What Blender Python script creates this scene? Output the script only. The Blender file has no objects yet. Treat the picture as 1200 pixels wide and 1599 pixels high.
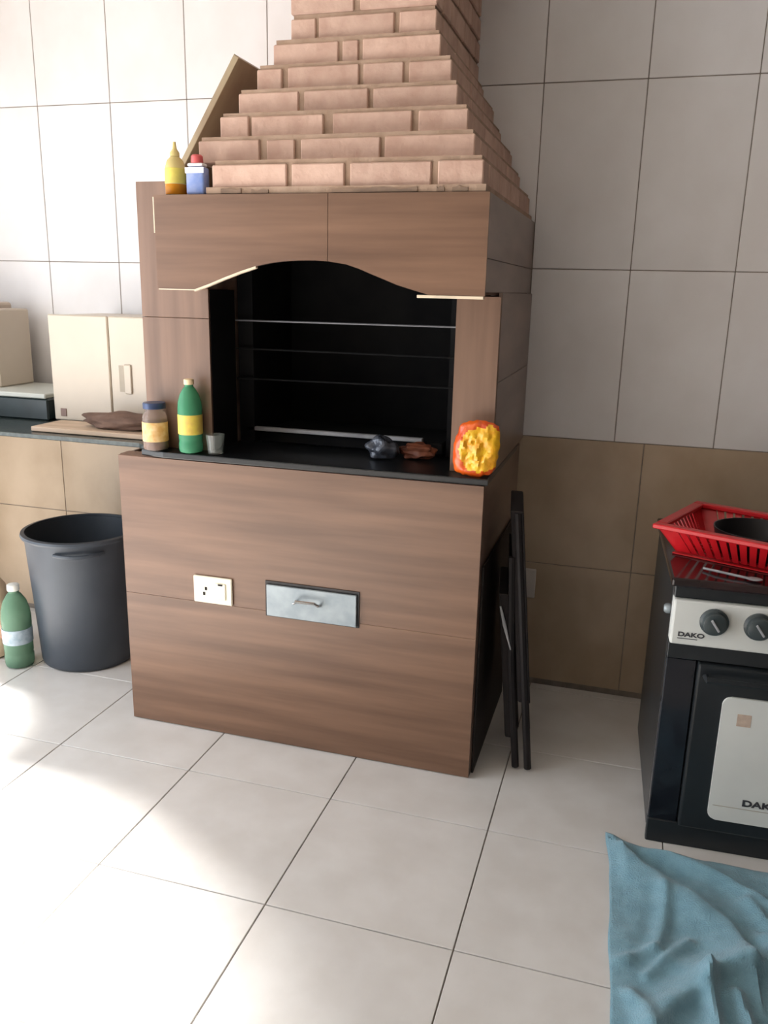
import bpy, bmesh, math, random
from mathutils import Vector, Matrix, noise
random.seed(7)
SC = bpy.context.scene
COL = SC.collection
PI = math.pi

# ------------------------------------------------------------------ camera
W, H, FPX = 1200, 1599, 1300.0
R = [[0.9575546385431282, 0.09464785556182942, -0.27226989852366407],
     [0.28739451312178826, -0.24068399051762662, 0.9270790745864137],
     [0.022215040671344652, -0.9659777430904182, -0.25766934591043694]]
cam_d = bpy.data.cameras.new('camera')
cam = bpy.data.objects.new('camera', cam_d)
COL.objects.link(cam)
M = Matrix.Identity(4)
for i in range(3):
    M[i][0] = R[i][0]; M[i][1] = -R[i][1]; M[i][2] = -R[i][2]
M[2][3] = 1.5
cam.matrix_world = M
cam_d.sensor_fit = 'VERTICAL'; cam_d.sensor_height = 36.0
cam_d.lens = FPX * 36.0 / H
cam_d.clip_start = 0.02
SC.camera = cam

# ------------------------------------------------------------------ light
SC.view_settings.view_transform = 'Standard'
SC.view_settings.look = 'None'
SC.view_settings.gamma = 1.0
SC.view_settings.use_curve_mapping = False
SC.view_settings.exposure = 0.22

world = bpy.data.worlds.new('sky'); SC.world = world
world.use_nodes = True
bg = world.node_tree.nodes['Background']
bg.inputs[0].default_value = (0.86, 0.92, 1.0, 1)
bg.inputs[1].default_value = 1.6

sun_d = bpy.data.lights.new('sun', 'SUN')
sun_d.energy = 30.0; sun_d.angle = math.radians(13); sun_d.color = (1.0, 0.975, 0.94)
sun = bpy.data.objects.new('sun', sun_d); COL.objects.link(sun)
sd = Vector((0.80, -0.60, -math.tan(math.radians(42))))
sun.rotation_euler = sd.to_track_quat('-Z', 'Y').to_euler()

# daylight through the open left side of the porch
win_d = bpy.data.lights.new('daylight_left', 'AREA')
win_d.shape = 'RECTANGLE'; win_d.size = 3.9; win_d.size_y = 1.9
win_d.energy = 82; win_d.color = (0.90, 0.95, 1.0)
win = bpy.data.objects.new('daylight_left', win_d); COL.objects.link(win)
win.location = (-2.96, 0.82, 1.45)
win.rotation_euler = Vector((1, 0, 0)).to_track_quat('-Z', 'Z').to_euler()

# ------------------------------------------------------------------ materials
def s2l(c):
    return tuple(((v/255)/12.92 if v/255 <= 0.04045 else (((v/255)+0.055)/1.055)**2.4) for v in c)

def mat(name, rgb, rough=0.5, metal=0.0, spec=0.5, var=0.0, scale=(6, 6, 6), rgb2=None, bump=0.0,
        bscale=None, trans=0.0, ior=1.45, coat=0.0, detail=4, lo=0.35, hi=0.65, sheen=0.0, rnd=0.0):
    m = bpy.data.materials.new(name); m.use_nodes = True
    nt = m.node_tree; N = nt.nodes; L = nt.links
    b = N['Principled BSDF']
    c1 = s2l(rgb)
    b.inputs['Base Color'].default_value = (*c1, 1)
    b.inputs['Roughness'].default_value = rough
    b.inputs['Metallic'].default_value = metal
    b.inputs['Specular IOR Level'].default_value = spec
    b.inputs['IOR'].default_value = ior
    b.inputs['Transmission Weight'].default_value = trans
    b.inputs['Coat Weight'].default_value = coat
    b.inputs['Coat Roughness'].default_value = 0.15
    b.inputs['Sheen Weight'].default_value = sheen
    geo = N.new('ShaderNodeNewGeometry')
    mp = N.new('ShaderNodeMapping'); mp.inputs['Scale'].default_value = scale
    L.new(geo.outputs['Position'], mp.inputs[0])
    if rgb2 is None and var > 0:
        rgb2 = tuple(max(0, v*(1-var)) for v in rgb)
    out = None
    if rgb2 is not None:
        nz = N.new('ShaderNodeTexNoise'); nz.inputs['Detail'].default_value = detail
        nz.inputs['Scale'].default_value = 1.0
        L.new(mp.outputs[0], nz.inputs['Vector'])
        cr = N.new('ShaderNodeValToRGB')
        cr.color_ramp.elements[0].position = lo; cr.color_ramp.elements[1].position = hi
        cr.color_ramp.elements[0].color = (*c1, 1)
        cr.color_ramp.elements[1].color = (*s2l(rgb2), 1)
        L.new(nz.outputs['Fac'], cr.inputs[0]); out = cr.outputs[0]
    if rnd > 0:
        oi = N.new('ShaderNodeObjectInfo')
        mr = N.new('ShaderNodeMapRange'); mr.inputs[3].default_value = 1-rnd; mr.inputs[4].default_value = 1+rnd
        L.new(oi.outputs['Random'], mr.inputs[0])
        mx = N.new('ShaderNodeMix'); mx.data_type = 'RGBA'; mx.blend_type = 'MULTIPLY'
        mx.inputs['Factor'].default_value = 1.0
        if out is None: mx.inputs[6].default_value = (*c1, 1)
        else: L.new(out, mx.inputs[6])
        L.new(mr.outputs[0], mx.inputs[7]); out = mx.outputs[2]
    if out is not None: L.new(out, b.inputs['Base Color'])
    if bump > 0:
        nb = N.new('ShaderNodeTexNoise'); nb.inputs['Scale'].default_value = 1.0; nb.inputs['Detail'].default_value = 5
        mb = N.new('ShaderNodeMapping'); mb.inputs['Scale'].default_value = bscale or scale
        L.new(geo.outputs['Position'], mb.inputs[0]); L.new(mb.outputs[0], nb.inputs['Vector'])
        bp = N.new('ShaderNodeBump'); bp.inputs['Strength'].default_value = bump; bp.inputs['Distance'].default_value = 0.01
        L.new(nb.outputs['Fac'], bp.inputs['Height']); L.new(bp.outputs[0], b.inputs['Normal'])
    return m

MT = {}
MT['walltile'] = mat('pale_wall_tile', (228, 225, 225), 0.2, rgb2=(221, 217, 216), scale=(5, 5, 4), detail=6, rnd=0.02, bump=0.03, bscale=(9, 9, 9))
MT['tantile'] = mat('tan_wall_tile', (190, 170, 147), 0.3, rgb2=(172, 151, 127), scale=(4, 4, 3), detail=5, rnd=0.02, bump=0.03, bscale=(9, 9, 9))
MT['floortile'] = mat('cream_floor_tile', (217, 214, 211), 0.26, rgb2=(209, 205, 201), scale=(7, 7, 7), detail=7, rnd=0.015, bump=0.02, bscale=(14, 14, 14))
MT['grout'] = mat('grout', (150, 140, 130), 0.9, var=0.15, scale=(20, 20, 20))
MT['floorgrout'] = mat('floor_grout', (138, 128, 118), 0.9, var=0.2, scale=(12, 12, 12))
MT['paint'] = mat('white_paint', (225, 222, 215), 0.8, var=0.04)
MT['paintdk'] = mat('taupe_paint', (118, 110, 102), 0.8, var=0.05)
MT['paintdk2'] = mat('dark_taupe_paint', (72, 64, 58), 0.8, var=0.05)
MT['ceil'] = mat('ceiling_paint', (214, 208, 200), 0.8, var=0.05)
MT['woodh'] = mat('wood_tile_horizontal', (128, 97, 77), 0.38, rgb2=(100, 74, 58), scale=(1.6, 1.6, 26), detail=6, lo=0.3, hi=0.7, rnd=0.03, bump=0.04, bscale=(2, 2, 40))
MT['woodv'] = mat('wood_tile_vertical', (132, 103, 85), 0.38, rgb2=(106, 81, 66), scale=(22, 22, 1.4), detail=6, lo=0.3, hi=0.7, rnd=0.03, bump=0.04, bscale=(40, 40, 2))
MT['woodside'] = mat('wood_tile_side', (140, 118, 104), 0.3, rgb2=(118, 97, 85), scale=(2, 3, 14), detail=5, rnd=0.03)  # greyer than the front wood: reflection on the side faces put into the colour
MT['cladbody'] = mat('mortar_body', (146, 122, 104), 0.9, var=0.2, scale=(14, 14, 14), bump=0.2)
MT['brick'] = mat('light_clay_brick', (204, 172, 155), 0.85, rgb2=(188, 154, 137), scale=(18, 18, 18), detail=5, rnd=0.08, bump=0.25, bscale=(60, 60, 60))
MT['mortar'] = mat('tan_mortar', (176, 150, 130), 0.95, rgb2=(156, 130, 110), scale=(15, 15, 15), bump=0.35, bscale=(40, 40, 40))
MT['trim'] = mat('cream_tile_edge', (226, 208, 182), 0.6, var=0.08, scale=(20, 20, 20))
MT['soot'] = mat('soot_black', (15, 15, 17), 0.9, rgb2=(24, 23, 23), scale=(7, 7, 7), spec=0.2)
MT['granite'] = mat('black_granite', (16, 17, 20), 0.28, rgb2=(26, 27, 28), scale=(60, 60, 60), detail=2)
MT['granite2'] = mat('green_black_granite', (58, 66, 62), 0.22, rgb2=(40, 47, 45), scale=(60, 60, 60), detail=2)
MT['steel'] = mat('galvanised_steel', (150, 158, 162), 0.5, metal=0.55, rgb2=(134, 143, 148), scale=(20, 20, 20))
MT['darksteel'] = mat('dark_steel', (60, 58, 58), 0.5, metal=0.6, var=0.3, scale=(20, 20, 20))
MT['dull'] = mat('dull_light_metal', (176, 176, 180), 0.5, metal=0.2, var=0.2, scale=(12, 12, 12))
MT['darkrod'] = mat('tarnished_rod', (120, 120, 124), 0.5, metal=0.3)
MT['shadesheet'] = mat('dark_shade_sheet', (44, 35, 29), 0.6, rgb2=(34, 27, 23), scale=(9, 9, 3))  # near-black tone stands in for shade on the barbecue's side
MT['chrome'] = mat('chrome', (205, 208, 210), 0.15, metal=1.0)
MT['plate'] = mat('cream_plastic', (238, 230, 208), 0.4, var=0.03)
MT['plate2'] = mat('grey_white_plastic', (205, 198, 192), 0.4, var=0.03)
MT['hole'] = mat('dark_hole', (38, 34, 30), 0.8)
MT['cream'] = mat('cream_enamel', (196, 183, 166), 0.35, var=0.05, scale=(3, 3, 3))
MT['creamdk'] = mat('cream_recess', (170, 158, 140), 0.5, var=0.08, scale=(8, 8, 8))
MT['brownsq'] = mat('brown_badge', (130, 105, 95), 0.5)
MT['plank'] = mat('pale_wood_plank', (196, 172, 150), 0.55, rgb2=(176, 152, 128), scale=(3, 30, 30), detail=5)
MT['browncloth'] = mat('brown_cloth', (112, 88, 76), 0.95, rgb2=(88, 68, 58), scale=(14, 14, 30), bump=0.3, bscale=(60, 60, 60))
MT['teal'] = mat('dark_teal_enamel', (44, 56, 58), 0.25, rgb2=(34, 42, 42), scale=(6, 6, 6))
MT['beige'] = mat('beige_plastic', (188, 174, 160), 0.45, var=0.05)
MT['palerim'] = mat('pale_metal_lid', (196, 198, 190), 0.4, var=0.05)
MT['bin'] = mat('charcoal_plastic', (66, 72, 80), 0.42, rgb2=(58, 64, 72), scale=(5, 5, 5))
MT['bininside'] = mat('dark_plastic', (34, 38, 42), 0.6)
MT['green'] = mat('green_plastic_bottle', (88, 164, 124), 0.12, rgb2=(96, 172, 132), scale=(9, 9, 9), trans=0.45, ior=1.2, spec=0.6)
MT['green2'] = mat('pale_green_bottle', (134, 172, 146), 0.15, rgb2=(120, 158, 132), scale=(9, 9, 9), trans=0.5, ior=1.15)
MT['yellowlabel'] = mat('yellow_label', (222, 200, 84), 0.5, rgb2=(210, 176, 90), scale=(40, 40, 40))
MT['tanlabel'] = mat('tan_label', (222, 190, 140), 0.55, rgb2=(206, 160, 96), scale=(50, 50, 50))
MT['bluelabel'] = mat('pale_blue_label', (150, 168, 180), 0.5, rgb2=(176, 190, 200), scale=(50, 50, 50))
MT['cap'] = mat('beige_cap', (226, 200, 160), 0.45)
MT['whitecap'] = mat('white_cap', (226, 224, 216), 0.45)
MT['bluecap'] = mat('blue_metal_lid', (58, 70, 100), 0.35, metal=0.3)
MT['glassjar'] = mat('jar_glass', (190, 170, 158), 0.08, trans=0.7, ior=1.3)
MT['jarfill'] = mat('reddish_brown_contents', (110, 62, 48), 0.6, rgb2=(136, 84, 60), scale=(50, 50, 50))
MT['glass'] = mat('clear_glass', (225, 228, 224), 0.05, trans=0.92, ior=1.3)
MT['oil'] = mat('amber_liquid', (214, 146, 44), 0.15, rgb2=(200, 120, 30), scale=(20, 20, 20), trans=0.25, ior=1.2)
MT['paleyel'] = mat('pale_yellow_plastic', (226, 206, 140), 0.25, trans=0.2, ior=1.2)
MT['yelpaper'] = mat('yellow_paper', (224, 208, 96), 0.6, rgb2=(206, 188, 90), scale=(30, 30, 30))
MT['bluepl'] = mat('blue_plastic', (118, 142, 200), 0.4, rgb2=(150, 162, 205), scale=(30, 30, 40))
MT['whitelab'] = mat('white_label', (228, 228, 230), 0.5)
MT['redcap'] = mat('red_cap', (205, 92, 92), 0.45)
MT['bagor'] = mat('orange_foil', (220, 96, 26), 0.28, rgb2=(196, 66, 20), scale=(20, 20, 20), spec=0.7)
MT['bagye'] = mat('yellow_foil', (240, 190, 40), 0.3, rgb2=(226, 156, 30), scale=(34, 34, 34), spec=0.7, bump=0.3, bscale=(60, 60, 60))
MT['foil'] = mat('dark_grey_plastic_bag', (56, 60, 70), 0.25, rgb2=(90, 94, 104), scale=(30, 30, 30), metal=0.2)
MT['bun'] = mat('reddish_brown_wrap', (132, 76, 52), 0.55, rgb2=(96, 52, 38), scale=(26, 26, 26))
MT['blackm'] = mat('black_enamel', (38, 42, 45), 0.32, rgb2=(30, 33, 36), scale=(4, 4, 4))
MT['blackglass'] = mat('dark_glass', (22, 24, 30), 0.1, rgb2=(28, 30, 36), scale=(4, 4, 4))
MT['cooktop'] = mat('dark_brown_glass', (42, 26, 26), 0.12, rgb2=(30, 22, 22), scale=(5, 5, 5))
MT['panel'] = mat('silver_white_panel', (214, 216, 212), 0.38, var=0.03)
MT['knob'] = mat('dark_grey_knob', (58, 66, 68), 0.3)
MT['ink'] = mat('dark_ink', (60, 60, 64), 0.5)
MT['stick'] = mat('beige_sticker', (196, 176, 158), 0.6, rgb2=(180, 160, 146), scale=(60, 60, 60))
MT['red'] = mat('red_plastic', (200, 30, 38), 0.32, rgb2=(184, 22, 30), scale=(10, 10, 10))
MT['blackpan'] = mat('black_pan', (26, 24, 26), 0.4, var=0.2)
MT['towel'] = mat('teal_terry', (124, 164, 180), 0.95, rgb2=(112, 152, 168), scale=(30, 30, 30), bump=0.5, bscale=(260, 260, 260), sheen=0.3)
MT['chair'] = mat('dark_chair_metal', (30, 24, 24), 0.45, metal=0.3, var=0.2)
MT['chairfab'] = mat('black_fabric', (34, 28, 28), 0.9, var=0.2, scale=(30, 30, 30))
MT['boardw'] = mat('olive_brown_board', (158, 140, 112), 0.5, rgb2=(134, 110, 88), scale=(8, 8, 3), detail=5)
MT['peach'] = mat('peach_plastic', (236, 206, 176), 0.45, var=0.05)
MT['pink'] = mat('pink_label', (226, 166, 150), 0.5)

# ------------------------------------------------------------------ helpers
def link(name, bm, m, parent=None, smooth=False):
    me = bpy.data.meshes.new(name)
    bmesh.ops.recalc_face_normals(bm, faces=bm.faces[:])
    bm.to_mesh(me); bm.free()
    for k in (m if isinstance(m, (list, tuple)) else [m]): me.materials.append(MT[k])
    if smooth:
        for p in me.polygons: p.use_smooth = True
        try: me.set_sharp_from_angle(angle=math.radians(40))
        except Exception: pass
    o = bpy.data.objects.new(name, me); COL.objects.link(o)
    if parent is not None: o.parent = parent; o.matrix_parent_inverse = parent.matrix_world.inverted() if False else Matrix.Translation(-Vector(parent_world(parent)))
    return o

def parent_world(p):
    v = Vector(p.location)
    q = p.parent
    while q is not None:
        v = v + q.location if False else v
        q = q.parent
    return PW.get(p.name, Vector((0, 0, 0)))
PW = {}

def thing(name, loc, label, cat, group=None, rotz=0.0):
    """Empty at the base; parts are built in local coordinates."""
    o = bpy.data.objects.new(name, None); COL.objects.link(o)
    o.location = loc; o.rotation_euler = (0, 0, rotz); o.empty_display_size = 0.05
    o['label'] = label; o['category'] = cat
    if group: o['group'] = group
    return o

def part(name, bm, m, parent, smooth=False, label=None):
    o = link(name, bm, m, None, smooth)
    o.parent = parent
    if label: o['label'] = label
    return o

def box(bm, x0, x1, y0, y1, z0, z1, bev=0.0, seg=1, mi=0):
    vs = [bm.verts.new((x, y, z)) for x in (x0, x1) for y in (y0, y1) for z in (z0, z1)]
    fs = [(0, 1, 3, 2), (4, 6, 7, 5), (0, 4, 5, 1), (2, 3, 7, 6), (0, 2, 6, 4), (1, 5, 7, 3)]
    faces = [bm.faces.new([vs[i] for i in f]) for f in fs]
    for f in faces: f.material_index = mi
    if bev > 0:
        es = list({e for f in faces for e in f.edges})
        bmesh.ops.bevel(bm, geom=es, offset=bev, segments=seg, affect='EDGES', profile=0.5)
    return faces

def bx(*a, **k):
    bm = bmesh.new(); box(bm, *a, **k); return bm

def prism(bm, pts, axis, a0, a1, bev=0.0, mi=0):
    """extrude 2-D polygon along axis ('x','y','z') from a0 to a1"""
    def P(u, v, a):
        return {'x': (a, u, v), 'y': (u, a, v), 'z': (u, v, a)}[axis]
    v0 = [bm.verts.new(P(u, v, a0)) for u, v in pts]
    v1 = [bm.verts.new(P(u, v, a1)) for u, v in pts]
    fs = [bm.faces.new(v0), bm.faces.new(v1[::-1])]
    n = len(pts)
    for i in range(n):
        fs.append(bm.faces.new([v0[i], v1[i], v1[(i+1) % n], v0[(i+1) % n]]))
    for f in fs: f.material_index = mi
    if bev > 0:
        es = list({e for f in fs[:2] for e in f.edges})
        bmesh.ops.bevel(bm, geom=es, offset=bev, segments=2, affect='EDGES', profile=0.5)

def lathe(bm, prof, cx=0, cy=0, n=32, cap=True, sq=0.0, mi=0):
    rings = []
    for r, z in prof:
        ring = []
        for i in range(n):
            a = 2*PI*i/n
            k = 1 + sq*abs(math.sin(2*a))
            ring.append(bm.verts.new((cx+r*k*math.cos(a), cy+r*k*math.sin(a), z)))
        rings.append(ring)
    for a, b in zip(rings, rings[1:]):
        for i in range(n):
            bm.faces.new([a[i], a[(i+1) % n], b[(i+1) % n], b[i]]).material_index = mi
    if cap:
        bm.faces.new(rings[0][::-1]).material_index = mi; bm.faces.new(rings[-1]).material_index = mi

def lt(prof, **k):
    bm = bmesh.new(); lathe(bm, prof, **k); return bm

def tube(bm, pts, r, n=8, caps=True):
    pts = [Vector(p) for p in pts]
    rings = []
    for i, p in enumerate(pts):
        d = (pts[min(i+1, len(pts)-1)] - pts[max(i-1, 0)]).normalized()
        up = Vector((0, 0, 1)) if abs(d.z) < 0.9 else Vector((1, 0, 0))
        a = d.cross(up).normalized(); b = d.cross(a).normalized()
        rr = r[i] if isinstance(r, (list, tuple)) else r
        rings.append([bm.verts.new(p + a*rr*math.cos(2*PI*j/n) + b*rr*math.sin(2*PI*j/n)) for j in range(n)])
    for a, b in zip(rings, rings[1:]):
        for j in range(n):
            bm.faces.new([a[j], a[(j+1) % n], b[(j+1) % n], b[j]])
    if caps: bm.faces.new(rings[0][::-1]); bm.faces.new(rings[-1])

def tb(pts, r, n=8):
    bm = bmesh.new(); tube(bm, pts, r, n); return bm

def struct(name, bm, m, parent=None, label=None):
    o = link(name, bm, m, None); o['kind'] = 'structure'
    if parent: o.parent = parent
    if label: o['label'] = label
    return o

def tile_mesh(name, a, b, t, m, axis):
    """tile centred on the origin, a x b face, thickness t; axis = normal axis"""
    bm = bmesh.new()
    if axis == 'y': box(bm, -a/2, a/2, -t/2, t/2, -b/2, b/2, 0.0012)
    else: box(bm, -a/2, a/2, -b/2, b/2, -t/2, t/2, 0.0012)
    bmesh.ops.recalc_face_normals(bm, faces=bm.faces[:])
    me = bpy.data.meshes.new(name); bm.to_mesh(me); bm.free(); me.materials.append(MT[m])
    return me

def inst(name, me, loc, parent):
    o = bpy.data.objects.new(name, me); COL.objects.link(o); o.location = loc; o.parent = parent
    return o

# ------------------------------------------------------------------ setting
YW = 3.09
XL, XR, YB, ZC = -2.90, 1.75, -2.60, 2.75
TT = 0.008
floor = struct('floor', bx(-6.5, XR+0.1, YB-0.1, YW+0.12, -0.14, -TT+0.002), 'floorgrout', label='cream ceramic tiled kitchen floor')
G = 0.4835; GY = 0.4745
xs = [XL] + [-0.28 + G*i for i in range(-5, 5) if XL < -0.28+G*i < XR] + [XR]
ys = [YB] + [2.093 + GY*j for j in range(-9, 3) if YB < 2.093+GY*j < YW-0.03] + [YW-0.003]
cache = {}
for i in range(len(xs)-1):
    for j in range(len(ys)-1):
        a, b = round(xs[i+1]-xs[i]-0.0035, 4), round(ys[j+1]-ys[j]-0.0035, 4)
        if a < 0.02 or b < 0.02: continue
        if (a, b) not in cache: cache[(a, b)] = tile_mesh('floor_tile', a, b, TT, 'floortile', 'z')
        inst('tile', cache[(a, b)], ((xs[i]+xs[i+1])/2, (ys[j]+ys[j+1])/2, -TT/2), floor)

wall = struct('wall_back', bx(XL-0.12, XR+0.12, YW+0.003, YW+0.15, -0.01, ZC+0.1), 'grout', label='pale tiled wall with two tan tile rows below')
def wall_rows(x_edges, z0, z1, m):
    for i in range(len(x_edges)-1):
        a, b = round(x_edges[i+1]-x_edges[i]-0.0032, 4), round(z1-z0-0.0032, 4)
        if a < 0.02: continue
        key = ('w', a, b, m)
        if key not in cache: cache[key] = tile_mesh('wall_tile', a, b, 0.010, m, 'y')
        inst('tile', cache[key], ((x_edges[i]+x_edges[i+1])/2, YW+0.005, (z0+z1)/2), wall)
ux = [XL] + [-0.046 + 0.336*i for i in range(-8, 6) if XL+0.02 < -0.046+0.336*i < XR-0.02] + [XR]
for z0, z1 in ((0.988, 1.584), (1.584, 2.182), (2.182, ZC)): wall_rows(ux, z0, z1, 'walltile')
ax = [XL] + [0.058 + 0.494*i for i in range(-5, 4) if XL+0.02 < 0.058+0.494*i < XR-0.02] + [XR]
for z0, z1 in ((0.018, 0.500), (0.500, 0.988)): wall_rows(ax, z0, z1, 'tantile')

struct('wall_right', bx(XR, XR+0.12, YB, YW, -0.01, ZC), 'paintdk2')
wb = bx(XL, XR, YB-0.12, YB, -0.01, ZC)     # wall behind the photographer
struct('wall_front', wb, 'paintdk')
wl = bmesh.new()          # open side: corner stub, beam above the opening
box(wl, XL-0.12, XL, 2.90, YW+0.003, -0.01, ZC); box(wl, XL-0.12, XL, YB, -1.25, -0.01, ZC); box(wl, XL-0.12, XL, -1.25, 2.90, 2.40, ZC)
struct('wall_left', wl, 'paint')
struct('ceiling', bx(XL-0.12, XR+0.12, YB-0.12, YW+0.15, ZC, ZC+0.12), 'ceil')

# ------------------------------------------------------------------ barbecue
bbq = thing('barbecue', (-0.95, 2.7, 0), 'large built-in brick and wood-look tiled barbecue with arched black firebox', 'barbecue')
OX, OY = -0.95, 2.7
def B(*a, **k):
    bm = bmesh.new(); box(bm, a[0]-OX, a[1]-OX, a[2]-OY, a[3]-OY, a[4], a[5], **k); return bm
BL, BR, BF = -1.603, -0.385, 2.334
YK = YW - 0.002
bp = part('base', B(BL+0.012, BR-0.012, BF+0.012, YK, 0, 0.945), 'cladbody', bbq)
# front cladding: two rows of big wood-look tiles, right side the same
T = lambda name, a, m, lab=None, par=None: part(name, B(*a, bev=0.0008), m, par or bp, label=lab)
T('cladding_tile', (BL, BR, BF, BF+0.010, 0.003, 0.4787), 'woodh')
T('cladding_tile', (BL, BR, BF, BF+0.010, 0.4791, 0.957), 'woodh')
T('cladding_tile', (BR-0.010, BR, BF+0.0105, YK, 0.003, 0.478), 'woodside')
T('cladding_tile', (BR-0.010, BR, BF+0.0105, YK, 0.4795, 0.957), 'woodside')
T('cladding_tile', (BL, BL+0.010, BF+0.0105, YK, 0.003, 0.957), 'woodside')
T('ledge_tile', (BL+0.0005, -1.30, BF+0.0105, 2.399, 0.947, 0.9595), 'woodh')
# slab in front of and inside the firebox
sl = bmesh.new()
prism(sl, [(-1.526-OX, 2.396-OY), (-1.520-OX, 2.345-OY), (-1.430-OX, 2.326-OY), (-0.374-OX, 2.326-OY), (-0.374-OX, 2.93-OY), (-1.290-OX, 2.93-OY), (-1.290-OX, 2.399-OY), (-1.526-OX, 2.399-OY)], 'z', 0.960, 0.980, bev=0.004)
part('hearth_slab', sl, 'granite', bbq, label='polished black stone slab')
# pillars
pl = part('pillar', B(-1.515, -1.300, 2.412, YK, 0.981, 1.742), 'cladbody', bbq)
T('cladding_tile', (-1.527, -1.290, 2.400, 2.410, 0.981, 1.4), 'woodv', par=pl)
T('cladding_tile', (-1.527, -1.290, 2.400, 2.410, 1.4015, 1.805), 'woodv', par=pl)
T('cladding_tile', (-1.527, -1.517, 2.411, YK, 0.981, 1.805), 'woodside', par=pl)
T('ledge_tile', (-1.516, -1.328, 2.411, YK, 1.790, 1.802), 'woodside', par=pl)
T('cladding_tile', (-1.298, -1.290, 2.411, 2.58, 0.981, 1.488), 'soot', par=pl)
part('fill_block', B(-1.515, -1.329, 2.412, YK, 1.743, 1.789), 'cladbody', pl)
pr = part('pillar', B(-0.494, -0.386, 2.412, YK, 0.981, 1.488), 'cladbody', bbq)
T('cladding_tile', (-0.503, -0.376, 2.400, 2.410, 0.981, 1.488), 'woodv', par=pr)
T('cladding_tile', (-0.385, -0.375, 2.411, YK, 0.981, 1.247), 'woodside', par=pr)
T('cladding_tile', (-0.385, -0.375, 2.411, YK, 1.2485, 1.499), 'woodside', par=pr)
# firebox
fb = bmesh.new()
o_ = (-OX, -OY)
def fbx(x0, x1, y0, y1, z0, z1): box(fb, x0-OX, x1-OX, y0-OY, y1-OY, z0, z1)
fbx(-1.300, -0.500, 2.93, 2.96, 0.981, 1.70)
fbx(-1.289, -1.235, 2.60, 2.93, 0.981, 1.70)
fbx(-0.560, -0.504, 2.60, 2.93, 0.981, 1.70)
fbx(-1.300, -0.500, 2.42, 2.93, 1.70, 1.72)
fire = part('firebox', fb, 'soot', bbq, label='soot-blackened inside of the barbecue')
part('shelf_rod', tb([(-1.290-OX, 2.585-OY, 1.392), (-0.504-OX, 2.585-OY, 1.394)], 0.003), 'darkrod', fire)
part('shelf_rod', tb([(-1.290-OX, 2.585-OY, 1.200), (-0.504-OX, 2.585-OY, 1.206)], 0.003), 'soot', fire)
part('shelf_rod', tb([(-1.290-OX, 2.585-OY, 1.300), (-0.504-OX, 2.585-OY, 1.300)], 0.003), 'soot', fire)
ct = bmesh.new()
box(ct, -1.225-OX, -0.575-OX, 2.62-OY, 2.90-OY, 0.982, 1.020, bev=0.004)
part('charcoal_tray', ct, 'soot', fire)
part('tray_lip', B(-1.262, -0.640, 2.600, 2.6185, 1.022, 1.036, bev=0.002), 'dull', fire, label='light metal strip across the firebox')
# hood
HX0, HX1, HY0, HZ0, HZ1 = -1.322, -0.383, 2.165, 1.490, 1.742
arch = [(-1.205, 1.490), (-1.160, 1.505), (-1.113, 1.523), (-1.062, 1.541), (-1.016, 1.555), (-0.978, 1.563), (-0.940, 1.568), (-0.895, 1.571),
        (-0.847, 1.572), (-0.808, 1.570), (-0.757, 1.563), (-0.720, 1.552), (-0.686, 1.539), (-0.650, 1.526), (-0.615, 1.513), (-0.575, 1.502), (-0.529, 1.490)]
hb = bmesh.new()     # body behind the front plate: side walls and roof of the hood
def hbx(x0, x1, y0, y1, z0, z1): box(hb, x0-OX, x1-OX, y0-OY, y1-OY, z0, z1)
hbx(HX0+0.011, HX0+0.06, HY0+0.03, 2.411, HZ0+0.002, HZ1-0.014)
hbx(HX1-0.06, HX1-0.011, HY0+0.03, YK, HZ0+0.002, HZ1-0.014)
hbx(HX0+0.011, HX1-0.011, HY0+0.012, YK, HZ1-0.014, HZ1)
hood = part('hood', hb, 'cladbody', bbq)
XJ = -0.808
left = [(HX0, HZ1-0.002), (HX0, HZ0), *[p for p in arch if p[0] <= XJ], (XJ, HZ1-0.002)]
right = [(XJ, HZ1-0.002), *[(p[0], p[1]) for p in arch if p[0] >= XJ], (HX1, HZ0), (HX1, HZ1-0.002)]
for pts, d in ((left, -0.0008), (right, 0.0008)):
    bm = bmesh.new(); prism(bm, [(x+d-OX, z) for x, z in pts], 'y', HY0-OY, HY0+0.010-OY)
    part('cladding_tile', bm, 'woodh', hood)
bm = bmesh.new()
full = [(HX0+0.012, HZ1-0.016), (HX0+0.012, HZ0+0.001), *[(x, z+0.001) for x, z in arch], (HX1-0.012, HZ0+0.001), (HX1-0.012, HZ1-0.016)]
prism(bm, [(x-OX, z) for x, z in full], 'y', HY0+0.0105-OY, HY0+0.029-OY)
part('front_plate', bm, 'soot', hood)
# cream raw tile edges left visible under the arch
tr = bmesh.new()
tp = [(HX0+0.004, HZ0)] + [p for p in arch if p[0] < -0.99]
for (x0, z0), (x1, z1) in zip(tp, tp[1:]):
    w = 0.003 if x1 <= -1.2 else 0.006
    prism(tr, [(x0-OX, z0), (x1-OX, z1), (x1-OX, z1-w), (x0-OX, z0-w)], 'y', HY0-0.002-OY, HY0+0.012-OY)
part('edge_trim', tr, 'trim', hood, label='cream unglazed edge strip along left of arch')
part('edge_trim', B(-0.560, HX1-0.002, HY0-0.002, HY0+0.014, HZ0-0.008, HZ0-0.0005, bev=0.001), 'trim', hood, label='cream unglazed edge strip along lower right of hood')
part('edge_trim', B(HX0-0.004, HX0-0.0005, HY0, HY0+0.010, 1.64, 1.735), 'trim', hood, label='cream grout line on upper left edge of hood')
T('cladding_tile', (HX1-0.010, HX1, HY0+0.0105, YK, HZ0+0.010, 1.582), 'woodside', par=hood)
T('cladding_tile', (HX1-0.010, HX1, HY0+0.0105, YK, 1.5835, HZ1-0.002), 'woodside', par=hood)
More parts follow.
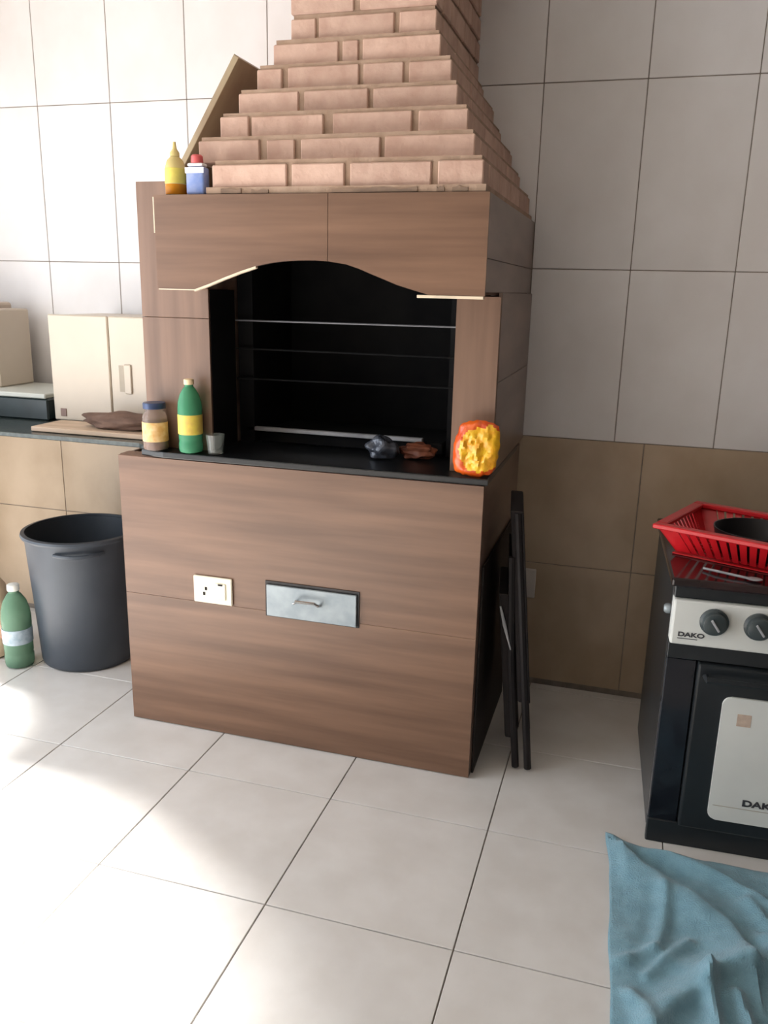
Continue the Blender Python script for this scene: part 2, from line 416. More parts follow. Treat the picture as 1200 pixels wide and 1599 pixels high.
T('cladding_tile', (HX0, HX0+0.010, HY0+0.0105, 2.399, HZ0, HZ1-0.002), 'woodside', par=hood)
# brick chimney
NC = 14
PITCH, BH, ZB0 = 0.0705, 0.0605, 1.757
XRr = [-0.405, -0.443, -0.475, -0.517, -0.545, -0.585, -0.606]
XLl = [-1.152, -1.225, -1.186, -1.155, -1.114, -1.076, -1.034]
YFf = [2.187, 2.250, 2.308, 2.362, 2.402, 2.432, 2.462]
PXB = [(333, [(333, 457), (465, 549), (558, 681), (691, 757)]),
       (313, [(313, 415), (427, 472), (482, 605), (612, 744)]),
       (345, [(345, 393), (398, 515), (530, 652), (662, 735)]),
       (370, [(370, 470), (480, 582), (590, 718)]),
       (400, [(400, 442), (452, 568), (575, 638), (647, 712)]),
       (425, [(425, 530), (537, 562), (569, 688)]),
       (455, [(455, 495), (500, 618), (626, 682)]),
       (455, [(455, 555), (565, 682)])]
core = bmesh.new()
box(core, -1.165-OX, -0.395-OX, 2.175-OY, YK-OY, 1.7425, ZB0+0.002)
def course(k):
    i = min(k, 6); return XLl[i], XRr[i], YFf[i]
for k in range(NC):
    xl, xr, yf = course(k); z = ZB0+PITCH*k
    box(core, xl+0.007-OX, xr-0.007-OX, yf+0.007-OY, YK-OY, z, min(z+PITCH+0.001, ZC-0.002))
chim = part('chimney', core, 'mortar', bbq, label='stepped chimney of light clay bricks')
def brick(x0, x1, y0, y1, z0):
    j = lambda s: random.uniform(-s, s)
    z1 = min(z0+BH+j(0.0015), ZC-0.003)
    if z1-z0 < 0.02: return
    part('brick', B(x0, x1, y0+j(0.0015), y1, z0+0.001+j(0.001), z1, bev=0.003), 'brick', chim)
for k in range(NC):
    xl, xr, yf = course(k); z = ZB0+PITCH*k
    kk = k if k < 8 else 6+(k % 2)
    L0 = PXB[kk][0]; R0 = PXB[kk][1][-1][1]
    for a, b in PXB[kk][1]:
        f = lambda p: xl+(p-L0)/(R0-L0)*(xr-xl)
        brick(f(a), f(b), yf, yf+0.075, z)
    # flanks
    for side in (0, 1):
        y = yf+0.088+(0.09 if k == 0 and not side else 0); first = True
        while y < YK-0.03:
            ln = random.uniform(0.16, 0.20) if not (first and k % 2) else 0.09
            y1 = min(y+ln, YK); first = False
            if side: brick(xr-0.06, xr, y, y1, z)
            else: brick(xl, xl+0.06, y, y1, z)
            y = y1+0.012
# rough mortar bed crumbs on the hood edge
cb = bmesh.new()
for x0, x1 in ((-1.12, -1.06), (-1.03, -0.98), (-0.80, -0.57), (-0.52, -0.50), (-0.48, -0.44)):
    n = 5
    pts = [(x0-OX, 1.7425)] + [(x0+(x1-x0)*i/n-OX, 1.752+random.uniform(-0.003, 0.004)) for i in range(n+1)] + [(x1-OX, 1.7425)]
    prism(cb, pts, 'y', 2.172-OY, 2.186-OY)
part('mortar_bed', cb, 'cladbody', chim)
# ash drawer in the base
part('drawer_frame', B(-1.079, -0.759, BF-0.004, BF-0.0005, 0.464, 0.585), 'darksteel', bbq, label='dark rim around the ash drawer')
dr = part('drawer', B(-1.072, -0.765, BF-0.013, BF-0.0045, 0.468, 0.575, bev=0.002), 'steel', bbq, label='grey metal ash drawer front')
hd = bmesh.new()
tube(hd, [(-0.968-OX, BF-0.013-OY, 0.528), (-0.968-OX, BF-0.034-OY, 0.532), (-0.960-OX, BF-0.040-OY, 0.540), (-0.895-OX, BF-0.040-OY, 0.541), (-0.886-OX, BF-0.034-OY, 0.532), (-0.886-OX, BF-0.013-OY, 0.526)], 0.005)
part('handle', hd, 'chrome', dr)
# socket in the base
so = part('power_socket', B(-1.337, -1.197, BF-0.010, BF-0.0005, 0.481, 0.574, bev=0.003), 'plate', bbq, label='cream two-gang socket and switch plate')
part('switch', B(-1.258, -1.218, BF-0.014, BF-0.0105, 0.500, 0.556, bev=0.002), 'plate', so)
sh = bmesh.new()
for dx in (-0.010, 0.010): lathe(sh, [(0.004, 0), (0.004, 0.003)], n=10)
sh.free(); sh = bmesh.new()
for x, z in ((-1.298, 0.512), (-1.291, 0.530), (-1.240, 0.552)):
    box(sh, x-0.004-OX, x+0.004-OX if x < -1.25 else x+0.012-OX, BF-0.0155-OY if x > -1.25 else BF-0.0115-OY, BF-0.0145-OY if x > -1.25 else BF-0.0105-OY, z-0.003, z+0.003 if x > -1.25 else z+0.008)
part('socket_hole', sh, 'hole', so)

# leaning board on the filler ledge beside the chimney
lb = thing('board', (-1.42, 2.57, 1.803), 'brown tiled board leaning by the left slope of the brick chimney', 'board')
bm = bmesh.new()
prism(bm, [(0.0, 0.0), (0.021, 0.0), (0.241, 0.334), (0.226, 0.346)], 'y', -0.15, 0.16, bev=0.002)
part('panel', bm, 'boardw', lb)

# ------------------------------------------------------------------ left worktop
cw = bmesh.new()
prism(cw, [(XL+0.005, 2.455), (-1.60, 2.455), (-1.53, 2.40), (-1.5295, 2.40), (-1.5295, YK), (XL+0.005, YK)], 'z', 0.9605, 0.9765, bev=0.003)
o = link('countertop', cw, 'granite2')
o['label'] = 'thin dark green-black stone worktop running left from the barbecue'; o['category'] = 'worktop'
ZT = 0.977

# cream microwave-like appliance
mw = thing('microwave', (-1.84, 2.70, ZT+0.0), 'cream box-shaped appliance with recessed grip on the left worktop', 'appliance')
part('body', bx(-0.285, 0.300, 0.014, 0.34, 0.02, 0.405, bev=0.006, seg=2), 'cream', mw)
part('door', bx(-0.285, -0.028, 0.0, 0.0135, 0.012, 0.408, bev=0.004), 'cream', mw)
pn = part('side_panel', bx(-0.024, 0.300, 0.0, 0.0135, 0.012, 0.408, bev=0.004), 'cream', mw)
part('grip_recess', bx(0.012, 0.036, -0.0015, -0.0002, 0.135, 0.232, bev=0.0004), 'creamdk', pn)
part('grip', bx(0.036, 0.066, -0.007, -0.0002, 0.128, 0.236, bev=0.003), 'cream', pn)
part('badge', bx(-0.255, -0.229, -0.003, -0.0002, 0.028, 0.058, bev=0.001), 'brownsq', mw, label='small brown square badge')
for sx in (-0.27, 0.27):
    for sy in (0.04, 0.30):
        part('foot', lt([(0.014, 0), (0.014, 0.02)], cx=sx, cy=sy, n=12), 'hole', mw)
# plank + brown cloth
pk = link('plank', bx(-2.075, -1.56, 2.50, 2.672, ZT+0.001, ZT+0.018, bev=0.002), 'plank')
pk['label'] = 'pale wooden plank lying on the left worktop'; pk['category'] = 'plank'
def lump(cx, cy, cz, a, b, c, n=24, seed=1.0, amp=0.25, fr=6, flat=0.0, e=1.0):
    bm = bmesh.new()
    bmesh.ops.create_icosphere(bm, subdivisions=4, radius=1.0)
    for v in bm.verts:
        p = v.co.copy()
        p = Vector([math.copysign(abs(t)**e, t) for t in p])
        d = 1+amp*noise.noise(Vector((p.x*fr*0.4+seed, p.y*fr*0.4, p.z*fr*0.4+seed)))
        q = Vector((p.x*a*d, p.y*b*d, p.z*c*d))
        if q.z < -c*(1-flat): q.z = -c*(1-flat)
        v.co = q+Vector((cx, cy, cz))
    return bm
cl = link('cloth', lump(-1.745, 2.59, ZT+0.018+0.0255, 0.165, 0.06, 0.034, seed=3.1, amp=0.3, fr=5, flat=0.25), 'browncloth', smooth=True)
cl['label'] = 'brown folded cloth lying on the pale plank'; cl['category'] = 'cloth'
# dark box with pale lid, beige dispenser on it
db = thing('cooking_box', (-2.50, 2.86, ZT), 'dark teal low box with pale lid at far left of the worktop', 'box')
part('body', bx(-0.36, 0.330, -0.14, 0.17, 0.0, 0.085, bev=0.006), 'teal', db)
part('lid', bx(-0.36, 0.325, -0.145, 0.175, 0.0855, 0.104, bev=0.004), 'palerim', db)
bd = thing('dispenser', (-2.565, 2.90, ZT+0.1045), 'beige plastic appliance with small button standing on the dark low box', 'appliance')
part('body', bx(-0.24, 0.02, -0.10, 0.12, 0.0, 0.335, bev=0.012, seg=2), 'beige', bd)
part('front_panel', bx(0.022, 0.10, -0.085, 0.12, 0.0, 0.31, bev=0.006), 'cream', bd)
bt = part('button', bx(0.035, 0.062, -0.091, -0.0855, 0.168, 0.195, bev=0.002), 'creamdk', bd)
part('button_centre', bx(0.042, 0.055, -0.094, -0.0915, 0.175, 0.188), 'cream', bt)
part('seam', bx(0.053, 0.056, -0.0875, -0.0855, 0.03, 0.165), 'creamdk', bd)
part('spout', bx(-0.10, -0.01, -0.118, -0.1005, 0.16, 0.20, bev=0.004), 'creamdk', bd)
part('drip_tray', bx(-0.13, 0.015, -0.125, -0.1005, 0.045, 0.075, bev=0.004), 'creamdk', bd)

# ------------------------------------------------------------------ small things on the worktop
# jar
j = thing('jar', (-1.472, 2.356, 0.9805), 'small glass jar with dark blue lid at left front of the barbecue', 'jar')
part('glass_body', lt([(0.030, 0), (0.038, 0.004), (0.040, 0.012), (0.040, 0.104), (0.036, 0.118), (0.031, 0.124), (0.031, 0.134)], n=32), 'glassjar', j, True)
part('contents', lt([(0.035, 0.004), (0.037, 0.012), (0.037, 0.070), (0.034, 0.074)], n=28), 'jarfill', j, True)
part('label', lt([(0.0405, 0.030), (0.0412, 0.0305), (0.0412, 0.092), (0.0405, 0.0925)], n=32, cap=False), 'tanlabel', j, True)
part('lid', lt([(0.032, 0.1345), (0.0365, 0.135), (0.0365, 0.151), (0.034, 0.154)], n=32), 'bluecap', j, True)
# green bottle
def pet(parent, s, h, mbody, mcap, mlabel, lz0, lz1):
    r = s
    prof = [(r*0.72, 0), (r*0.95, h*0.02), (r, h*0.05), (r, h*0.14), (r*0.95, h*0.16), (r, h*0.19), (r, h*0.40), (r*0.97, h*0.46), (r*1.02, h*0.52), (r*1.02, h*0.60),
            (r*0.96, h*0.70), (r*0.78, h*0.80), (r*0.50, h*0.875), (r*0.36, h*0.90), (r*0.36, h*0.925)]
    part('bottle_body', lt(prof, n=32), mbody, parent, True)
    part('label', lt([(r*1.005, lz0*h), (r*1.03, lz0*h+0.001), (r*1.03, lz1*h-0.001), (r*1.005, lz1*h)], n=32, cap=False), mlabel, parent, True)
    part('cap', lt([(r*0.40, h*0.926), (r*0.42, h*0.93), (r*0.42, h*0.992), (r*0.36, h)], n=20), mcap, parent, True)
g = thing('bottle', (-1.345, 2.358, 0.9805), 'green plastic bottle with yellow label in front of the left pillar', 'bottle')
pet(g, 0.038, 0.235, 'green', 'cap', 'yellowlabel', 0.26, 0.53)
gl = thing('drinking_glass', (-1.262, 2.366, 0.981), 'small clear glass beside the green bottle on the black slab', 'glass')
part('cup', lt([(0.020, 0), (0.024, 0.002), (0.030, 0.062), (0.0285, 0.062), (0.022, 0.006), (0.001, 0.005)], n=28), 'glass', gl, True)
# pair on the hood
y1 = thing('bottle', (-1.280, 2.215, 1.7425), 'small squeeze bottle with amber liquid and yellow label on hood corner', 'bottle')
part('bottle_body', lt([(0.022, 0.0), (0.028, 0.003), (0.029, 0.03), (0.028, 0.075), (0.022, 0.092), (0.012, 0.102)], n=28), 'paleyel', y1, True)
part('liquid', lt([(0.0282, 0.002), (0.0295, 0.004), (0.0298, 0.028), (0.0292, 0.029)], n=28), 'oil', y1, True)
part('label', lt([(0.0292, 0.031), (0.0300, 0.032), (0.0290, 0.070), (0.0280, 0.071)], n=28, cap=False), 'yelpaper', y1, True)
part('nozzle', lt([(0.013, 0.1025), (0.013, 0.112), (0.006, 0.122), (0.004, 0.140)], n=16), 'paleyel', y1, True)
y2 = thing('bottle', (-1.206, 2.205, 1.7425), 'small blue plastic bottle with pink-red cap on hood corner', 'bottle')
bm = bx(-0.028, 0.028, -0.018, 0.018, 0.0, 0.072, bev=0.007, seg=3)
part('bottle_body', bm, 'bluepl', y2, True)
part('label', bx(-0.0285, 0.0285, -0.0187, -0.0182, 0.055, 0.070), 'whitelab', y2)
part('shoulder', bx(-0.024, 0.024, -0.016, 0.016, 0.0722, 0.082, bev=0.005, seg=2), 'whitelab', y2, True)
part('cap', lt([(0.016, 0.0822), (0.017, 0.084), (0.016, 0.100), (0.012, 0.104)], n=20), 'redcap', y2, True)
# snack bag
sb = thing('snack_bag', (-0.416, 2.350, 0.983), 'crumpled orange and yellow snack bag on right end of black slab', 'bag')
def bag_bm(a, c, t, seed, zc, x0=0.0, y0=0.0, lim=None):
    bm = bmesh.new()
    n = 26
    def P(u, v, s):
        e = (1-abs(u)**2.5)*(1-abs(v)**2.5)
        th = t*max(0, e)**0.5
        w = noise.noise(Vector((u*2.6+seed, v*2.6, s)))*0.012+noise.noise(Vector((u*7+seed, v*7, s*3)))*0.009
        edge = 1+0.06*noise.noise(Vector((u*4, v*4, seed)))
        x = u*a*edge*math.sqrt(1-0.34*v*v); z = v*c*edge*math.sqrt(1-0.30*u*u)
        return (x0+x+0.006*v, y0+s*(th+w*e), zc+z)
    for s in (-1, 1):
        vs = [[bm.verts.new(P(-1+2*i/n, -1+2*j/n, s)) for j in range(n+1)] for i in range(n+1)]
        for i in range(n):
            for j in range(n):
                u, v = -1+2*(i+.5)/n, -1+2*(j+.5)/n
                f = bm.faces.new([vs[i][j], vs[i+1][j], vs[i+1][j+1], vs[i][j+1]])
                k = noise.noise(Vector((u*3+5, v*3, seed)))*0.35
                f.material_index = 1 if ((u-0.38)**2/1.25+(v+0.0)**2/0.72 + k < 1) else 0
    bmesh.ops.remove_doubles(bm, verts=bm.verts[:], dist=0.0005)
    return bm
part('wrapper', bag_bm(0.067, 0.083, 0.021, 2.3, 0.080), ['bagor', 'bagye'], sb, True)
# things in the hearth
f1 = link('plastic_bag', lump(-0.745, 2.50, 0.981+0.030, 0.050, 0.032, 0.036, seed=8.2, amp=0.45, fr=3.6, flat=0.25), 'foil', smooth=False)
f1['label'] = 'small crumpled dark grey plastic bag on the hearth slab'; f1['category'] = 'bag'
f2 = link('wrapped_packet', lump(-0.640, 2.545, 0.981+0.024, 0.058, 0.034, 0.028, seed=5.2, amp=0.35, fr=6, flat=0.2), 'bun', smooth=True)
f2['label'] = 'reddish brown soft packet next to the crumpled grey bag'; f2['category'] = 'packet'

# ------------------------------------------------------------------ bin and bottles on the floor
bi = thing('trash_bin', (-2.070, 2.74, 0), 'large round charcoal plastic bin under the worktop', 'bin')
bm = bmesh.new()
lathe(bm, [(0.175, 0.0), (0.185, 0.006), (0.190, 0.02), (0.205, 0.30), (0.218, 0.52), (0.220, 0.54), (0.214, 0.54), (0.200, 0.30), (0.182, 0.02), (0.001, 0.018)], n=56)
part('bucket', bm, 'bin', bi, True)
part('rim', lt([(0.2205, 0.530), (0.230, 0.532), (0.233, 0.540), (0.230, 0.548), (0.215, 0.550), (0.2145, 0.541)], n=56, cap=False), 'bin', bi, True)
hb2 = bmesh.new()
pts = []
for i in range(9):
    a = math.radians(-82+ i*6)
    rr = 0.222+0.022*math.sin(PI*i/8)
    pts.append((rr*math.cos(a), rr*math.sin(a), 0.500))
tube(hb2, pts, 0.008)
part('handle', hb2, 'bin', bi, True)
def floor_bottle():
    b = thing('bottle', (-2.275, 2.560, 0), 'pale green plastic bottle with white cap on floor beside bin', 'bottle')
    pet(b, 0.056, 0.345, 'green2', 'whitecap', 'bluelabel', 0.30, 0.48)
floor_bottle()
pj = thing('jug', (-2.448, 2.61, 0), 'peach plastic jug on the floor at the left edge of the photo', 'jug')
part('jug_body', lt([(0.06, 0), (0.075, 0.01), (0.078, 0.05), (0.078, 0.25), (0.070, 0.30), (0.035, 0.35), (0.028, 0.37)], n=32), 'peach', pj, True)
part('cap', lt([(0.030, 0.371), (0.031, 0.375), (0.030, 0.40)], n=20), 'whitecap', pj, True)
part('grip', tb([(0.06, -0.02, 0.14), (0.105, -0.02, 0.13), (0.11, -0.02, 0.115), (0.076, -0.02, 0.09)], 0.012), 'pink', pj, True)

# ------------------------------------------------------------------ right: folded chair in the gap
fc = thing('folding_chair', (-0.21, 2.44, 0), 'dark folded metal chair leaning in the gap right of the barbecue', 'chair')
dv = Vector((-0.036, 0.26, 0)).normalized()
def fr(s, z, off=0.0):      # point on the leaning plane
    return (dv.x*s - 0.088*(z/0.9) + off, dv.y*s, z)
for off in (0.0, -0.040):
    for s in (0.0, 0.26):
        zt = 0.86 if off == 0 else 0.72
        part('leg', tb([fr(s, 0.010, off), fr(s, zt*0.5, off), fr(s, zt, off*0.6)], 0.012), 'chair', fc, True)
    part('cross_bar', tb([fr(0.012, 0.16, off), fr(0.248, 0.16, off)], 0.008), 'chair', fc, True)
def slab(z0, z1, off, th, s0=-0.005, s1=0.265):
    bm = bmesh.new()
    vs = []
    for o2 in (off-th/2, off+th/2):
        for (s, z) in ((s0, z0), (s1, z0), (s1, z1), (s0, z1)): vs.append(bm.verts.new(fr(s, z, o2)))
    for f in ((0, 1, 2, 3), (7, 6, 5, 4), (0, 4, 5, 1), (1, 5, 6, 2), (2, 6, 7, 3), (3, 7, 4, 0)): bm.faces.new([vs[i] for i in f])
    bmesh.ops.bevel(bm, geom=bm.edges[:], offset=0.005, segments=2, affect='EDGES', profile=0.5)
    return bm
part('seat', slab(0.11, 0.60, -0.050, 0.040), 'chairfab', fc, True)
part('backrest', slab(0.24, 0.868, -0.004, 0.040), 'chairfab', fc, True)
part('hinge', tb([fr(-0.012, 0.56, -0.066), fr(-0.012, 0.50, -0.056), fr(-0.012, 0.42, -0.040)], [0.003, 0.006, 0.002]), 'dull', fc, True, label='light metal hinge strip')

db2 = thing('board', (-0.3805, 2.66, 0), 'dark brown-black sheet added flat on the right side of the barbecue to deepen its shade', 'board')  # added sheet, darkens the shaded side face of the base
part('panel', bx(-0.0035, 0.0035, -0.29, 0.31, 0.0, 0.70, bev=0.001), 'shadesheet', db2)

# wall socket half hidden behind it
ws = thing('power_socket', (-0.322, YW-0.0005, 0.415), 'grey-white socket plate on the wall right of the barbecue', 'socket')
part('plate', bx(-0.045, 0.033, -0.012, 0, -0.058, 0.060, bev=0.004), 'plate2', ws)
part('insert', bx(-0.030, 0.018, -0.015, -0.0125, -0.03, 0.03, bev=0.001), 'plate2', ws)

# ------------------------------------------------------------------ stove
st = thing('stove', (0.155, 2.18, 0), 'black freestanding gas stove with silver panel and white oven door window', 'stove', rotz=math.radians(2.5))
SWD, SD = 0.55, 0.60
part('body', bx(0.0, SWD, 0.035, SD, 0.035, 0.775, bev=0.004), 'blackm', st)
part('cooktop', bx(-0.012, SWD+0.012, -0.018, SD, 0.776, 0.800, bev=0.006, seg=2), 'cooktop', st)
part('front_rail', bx(0.0, SWD, 0.0, 0.0345, 0.742, 0.775, bev=0.003), 'blackm', st)
cp = part('control_panel', bx(0.0, SWD, -0.012, 0.0345, 0.616, 0.741, bev=0.006, seg=2), 'panel', st, label='silver-white control panel')
for i in range(4):
    kx = 0.103+0.107*i
    kb = bmesh.new(); lathe(kb, [(0.036, 0), (0.036, 0.006), (0.030, 0.010), (0.028, 0.026), (0.022, 0.029)], n=28)
    bmesh.ops.transform(kb, matrix=Matrix.Translation((kx, -0.0125, 0.690)) @ Matrix.Rotation(PI/2, 4, 'X'), verts=kb.verts[:])
    kn = part('knob', kb, 'knob', cp, True)
    ti = bx(kx-0.003, kx+0.003, -0.0462, -0.042, 0.672, 0.708, bev=0.001)
    bmesh.ops.rotate(ti, cent=(kx, -0.044, 0.690), matrix=Matrix.Rotation(math.radians(-35), 3, 'Y'), verts=ti.verts[:])
    part('pointer', ti, 'dull', cp)
def text(txt, size, loc, m, parent, name='lettering', thin=0.0004, bold=0.0):
    cu = bpy.data.curves.new(name, 'FONT'); cu.body = txt; cu.size = size; cu.extrude = thin; cu.offset = bold
    cu.align_x = 'LEFT'
    ob = bpy.data.objects.new(name, cu); COL.objects.link(ob)
    dg = bpy.context.evaluated_depsgraph_get(); dg.update()
    me = bpy.data.meshes.new_from_object(ob.evaluated_get(dg))
    bpy.data.objects.remove(ob); bpy.data.curves.remove(cu)
    me.transform(Matrix.Rotation(PI/2, 4, 'X')); me.transform(Matrix.Diagonal((1.35, 1, 1, 1)))
    me.materials.clear(); me.materials.append(MT[m])
    o = bpy.data.objects.new(name, me); COL.objects.link(o); o.location = loc; o.parent = parent
    return o
text('DAKO', 0.017, (0.018, -0.0128, 0.641), 'ink', cp, bold=0.0006)
part('underline', bx(0.018, 0.068, -0.0126, -0.0121, 0.634, 0.636), 'ink', cp)
part('valance', bx(0.0, SWD, 0.004, 0.0345, 0.570, 0.6155, bev=0.002), 'blackm', st)
part('door_surround', bx(0.0, 0.078, 0.010, 0.0345, 0.075, 0.569, bev=0.003), 'blackglass', st)
dd = part('oven_door', bx(0.080, SWD-0.004, -0.010, 0.0345, 0.075, 0.567, bev=0.006, seg=2), 'blackm', st)
bm = bmesh.new()
x0, x1, z0, z1, r = 0.150, 0.480, 0.120, 0.487, 0.022
pts = []
for cx, cz, a0 in ((x1-r, z1-r, 0), (x0+r, z1-r, 90), (x0+r, z0+r, 180), (x1-r, z0+r, 270)):
    for i in range(6):
        a = math.radians(a0+18*i); pts.append((cx+r*math.cos(a), cz+r*math.sin(a)))
prism(bm, pts, 'y', -0.018, -0.0105, bev=0.002)
dp = part('door_panel', bm, 'panel', dd, label='white rounded door panel')
text('DAKO', 0.026, (0.232, -0.0188, 0.175), 'ink', dd, bold=0.001)
part('underline', bx(0.160, 0.470, -0.0186, -0.0181, 0.164, 0.1655), 'creamdk', dd)
sk = part('sticker', bx(0.190, 0.225, -0.0188, -0.0181, 0.408, 0.443), 'stick', dd, label='small beige sticker')
part('door_handle', tb([(0.10, -0.012, 0.535), (0.10, -0.040, 0.537), (0.50, -0.040, 0.537), (0.50, -0.012, 0.535)], 0.008), 'blackm', dd, True)
part('kick_plate', bx(0.0, SWD, 0.012, 0.0345, 0.0, 0.073, bev=0.003), 'blackm', st)
kb = bmesh.new(); lathe(kb, [(0.014, 0), (0.014, 0.010), (0.009, 0.016)], n=20)
bmesh.ops.transform(kb, matrix=Matrix.Translation((-0.0005, 0.055, 0.690)) @ Matrix.Rotation(-PI/2, 4, 'Y'), verts=kb.verts[:])
part('side_pivot', kb, 'steel', st, True, label='round light metal pivot on left side')
for fx in (0.04, SWD-0.04):
    part('foot', lt([(0.018, 0.0), (0.015, 0.0345)], cx=fx, cy=SD-0.06, n=14), 'hole', st)

# thin wire handle / skewer lying at the front edge of the cooktop
sk = thing('spoon', (0.0, 0, 0), 'thin curved metal utensil lying on front edge of the stove top', 'utensil')
sk.location = (0.255, 2.235, 0.8015+0.0045)
part('handle', tb([(-0.03, 0.02, 0.0), (0.0, 0.0, 0.002), (0.04, -0.018, 0.002), (0.075, -0.026, 0)], 0.0035), 'dull', sk, True)
part('bowl', lump(0.090, -0.028, 0.0, 0.020, 0.013, 0.004, amp=0.0), 'dull', sk, True)

# ------------------------------------------------------------------ dish rack
RA = math.radians(-22)
rk = thing('dish_rack', (0.088, 2.355, 0.8012), 'red plastic dish drainer basket on top of the stove', 'dish rack', rotz=RA)
RW, RD, RH = 0.48, 0.36, 0.088
I = 0.040
def ring(bm, x0, x1, y0, y1, z, r):
    pts = [(x0, y0, z), (x1, y0, z), (x1, y1, z), (x0, y1, z), (x0, y0, z)]
    for a, b in zip(pts, pts[1:]): tube(bm, [a, b], r, 8)
bm = bmesh.new()     # wide rolled rim
def frame(bm, x0, x1, y0, y1, w, z0, z1):
    box(bm, x0, x1, y0, y0+w, z0, z1, bev=0.003); box(bm, x0, x1, y1-w, y1, z0, z1, bev=0.003)
    box(bm, x0, x0+w, y0+w, y1-w, z0, z1, bev=0.003); box(bm, x1-w, x1, y0+w, y1-w, z0, z1, bev=0.003)
frame(bm, 0, RW, 0, RD, 0.030, RH-0.014, RH)
part('rim', bm, 'red', rk)
def sheared(bm, x0, y0, x1, y1, xb0, yb0, xb1, yb1, zt, zb, th):
    n = Vector((y1-y0, -(x1-x0), 0)).normalized()*th
    v = [bm.verts.new(p) for p in ((x0, y0, zt), (x1, y1, zt), (xb1, yb1, zb), (xb0, yb0, zb))]
    w = [bm.verts.new(Vector(q.co)-n) for q in v]
    bm.faces.new(v); bm.faces.new(w[::-1])
    for i in range(4): bm.faces.new([v[i], w[i], w[(i+1) % 4], v[(i+1) % 4]])
q = 0.014; zb, zt = 0.004, RH-0.0145
corners = [((q, q), (q+I, q+I)), ((RW-q, q), (RW-q-I, q+I)), ((RW-q, RD-q), (RW-q-I, RD-q-I)), ((q, RD-q), (q+I, RD-q-I))]
for c in range(4):      # ribbed walls, corners solid
    (t0, b0), (t1, b1) = corners[c], corners[(c+1) % 4]
    n = 17 if c % 2 == 0 else 13
    for i in range(n):
        wd = 0.72 if 1 < i < n-2 else 1.0
        f0, f1 = (i+0.5-wd/2)/n, (i+0.5+wd/2)/n
        l = lambda p, q2, f: (p[0]+(q2[0]-p[0])*f, p[1]+(q2[1]-p[1])*f)
        bm = bmesh.new()
        a, b_, d, e = l(t0, t1, f0), l(t0, t1, f1), l(b0, b1, f1), l(b0, b1, f0)
        sheared(bm, a[0], a[1], b_[0], b_[1], e[0], e[1], d[0], d[1], zt, zb+0.004, 0.004)
        part('rib', bm, 'red', rk)
bm = bmesh.new()
box(bm, q+I-0.006, RW-q-I+0.006, q+I-0.006, RD-q-I+0.006, 0.0, 0.0035)
for i in range(9):
    y = q+I+0.02+i*0.027
    box(bm, q+I, RW-q-I, y, y+0.007, 0.0036, 0.010)
part('base_grid', bm, 'red', rk)
pn_ = thing('pan', (0.37, 2.41, 0.8125), 'black frying pan inside the red dish drainer', 'pan')
part('pan_body', lt([(0.085, 0), (0.10, 0.006), (0.118, 0.075), (0.114, 0.075), (0.096, 0.010), (0.001, 0.008)], n=40), 'blackpan', pn_, True)
part('handle', tb([(0.09, 0.05, 0.062), (0.17, 0.09, 0.092), (0.22, 0.115, 0.096)], [0.008, 0.010, 0.009]), 'blackpan', pn_, True)

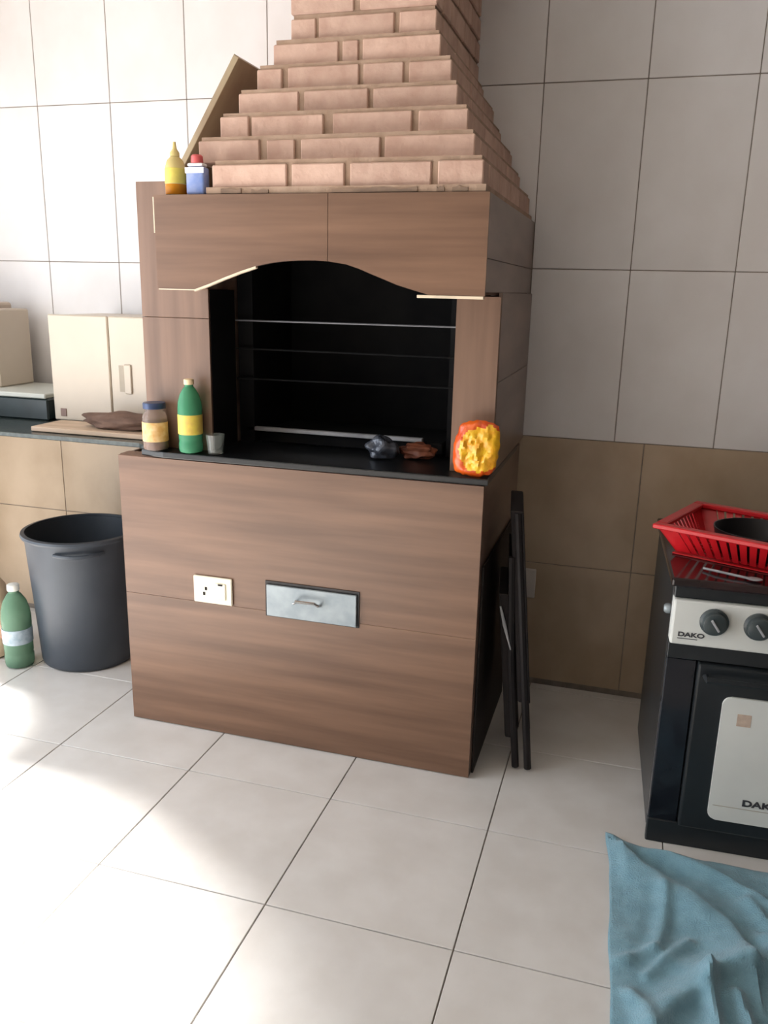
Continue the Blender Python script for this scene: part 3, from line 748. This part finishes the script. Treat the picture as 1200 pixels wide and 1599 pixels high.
# ------------------------------------------------------------------ towel on the floor
def seg_d(p, a, b):
    ab = b-a; t = max(0, min(1, (p-a).dot(ab)/ab.dot(ab)))
    return (p-(a+ab*t)).length, (ab.x*(p-a).y-ab.y*(p-a).x)
FOLDS = [  # (polyline, height, width, width on the right side of the line)
    ([(0.082, 2.113), (0.142, 2.036), (0.222, 1.985), (0.297, 1.925), (0.352, 1.875), (0.380, 1.80), (0.388, 1.743)], 0.030, 0.016, 0.07),
    ([(0.070, 2.165), (0.110, 2.150), (0.159, 2.120), (0.243, 2.095), (0.341, 2.06), (0.42, 2.01), (0.50, 1.94)], 0.028, 0.022, 0.025),
    ([(0.18, 1.52), (0.196, 1.569), (0.244, 1.623), (0.325, 1.723), (0.424, 1.761), (0.55, 1.77)], 0.030, 0.045, 0.016),
    ([(0.201, 1.965), (0.200, 1.847), (0.179, 1.759)], 0.013, 0.014, 0.02),
    ([(0.093, 1.696), (0.143, 1.729), (0.172, 1.757)], 0.012, 0.014, 0.014),
    ([(0.157, 1.668), (0.215, 1.756), (0.253, 1.80)], 0.013, 0.014, 0.014),
    ([(0.286, 1.70), (0.288, 1.654), (0.292, 1.588), (0.30, 1.50)], 0.040, 0.016, 0.02),
    ([(0.345, 1.66), (0.36, 1.60), (0.38, 1.50)], 0.028, 0.016, 0.018),
    ([(0.43, 1.85), (0.46, 1.78), (0.52, 1.74)], 0.035, 0.02, 0.03),
    ([(0.40, 1.98), (0.45, 1.90), (0.50, 1.80)], 0.022, 0.018, 0.02),
    ([(0.12, 1.60), (0.15, 1.56), (0.17, 1.48)], 0.018, 0.02, 0.02),
]
FOLDS = [([Vector(p) for p in pl_], h_, w1, w2) for pl_, h_, w1, w2 in FOLDS]
NU, NV = 110, 120
A = [Vector(p) for p in ((0.050, 2.185), (0.085, 1.36), (0.92, 1.30), (0.86, 2.10))]
bm = bmesh.new()
top = []
def tw_h(p):
    z = 0.010
    for pl_, h_, w1, w2 in FOLDS:
        best = 9; sd_ = 0
        for a, b in zip(pl_, pl_[1:]):
            d, s = seg_d(p, a, b)
            if d < best: best, sd_ = d, s
        w_ = w1 if sd_ > 0 else w2
        z += h_*math.exp(-(best/w_)**2)
    z += 0.010*noise.noise(Vector((p.x*9, p.y*9, 1.0)))+0.004*noise.noise(Vector((p.x*24, p.y*24, 4.0)))
    return z
for i in range(NU+1):
    row = []
    for j_ in range(NV+1):
        u, v = i/NU, j_/NV
        t_ = A[0].lerp(A[3], u); b_ = A[1].lerp(A[2], u)
        p = t_.lerp(b_, v)
        # uneven outline
        wob = 0.012*noise.noise(Vector((v*5, 0.3, 2)))
        p = p+Vector((wob*(1-u), 0.03*noise.noise(Vector((u*6, 9, 1)))*(1-v) - 0.020*math.sin(PI*min(1, u*2.2))*(1-v)*(u < 0.4545)))
        e = min(u, 1-u, v, 1-v)
        z = tw_h(p)
        z = 0.004+(z-0.004)*min(1, 0.25+e*14)
        row.append(bm.verts.new((p.x, p.y, max(z, 0.006))))
    top.append(row)
for i in range(NU):
    for j_ in range(NV):
        bm.faces.new([top[i][j_], top[i+1][j_], top[i+1][j_+1], top[i][j_+1]])
tw = link('towel', bm, 'towel', smooth=True)
for p in tw.data.polygons: p.use_smooth = True
sm = tw.modifiers.new('thickness', 'SOLIDIFY'); sm.thickness = 0.005; sm.offset = -1
tw['label'] = 'rumpled light blue towel on the floor before the stove'; tw['category'] = 'towel'
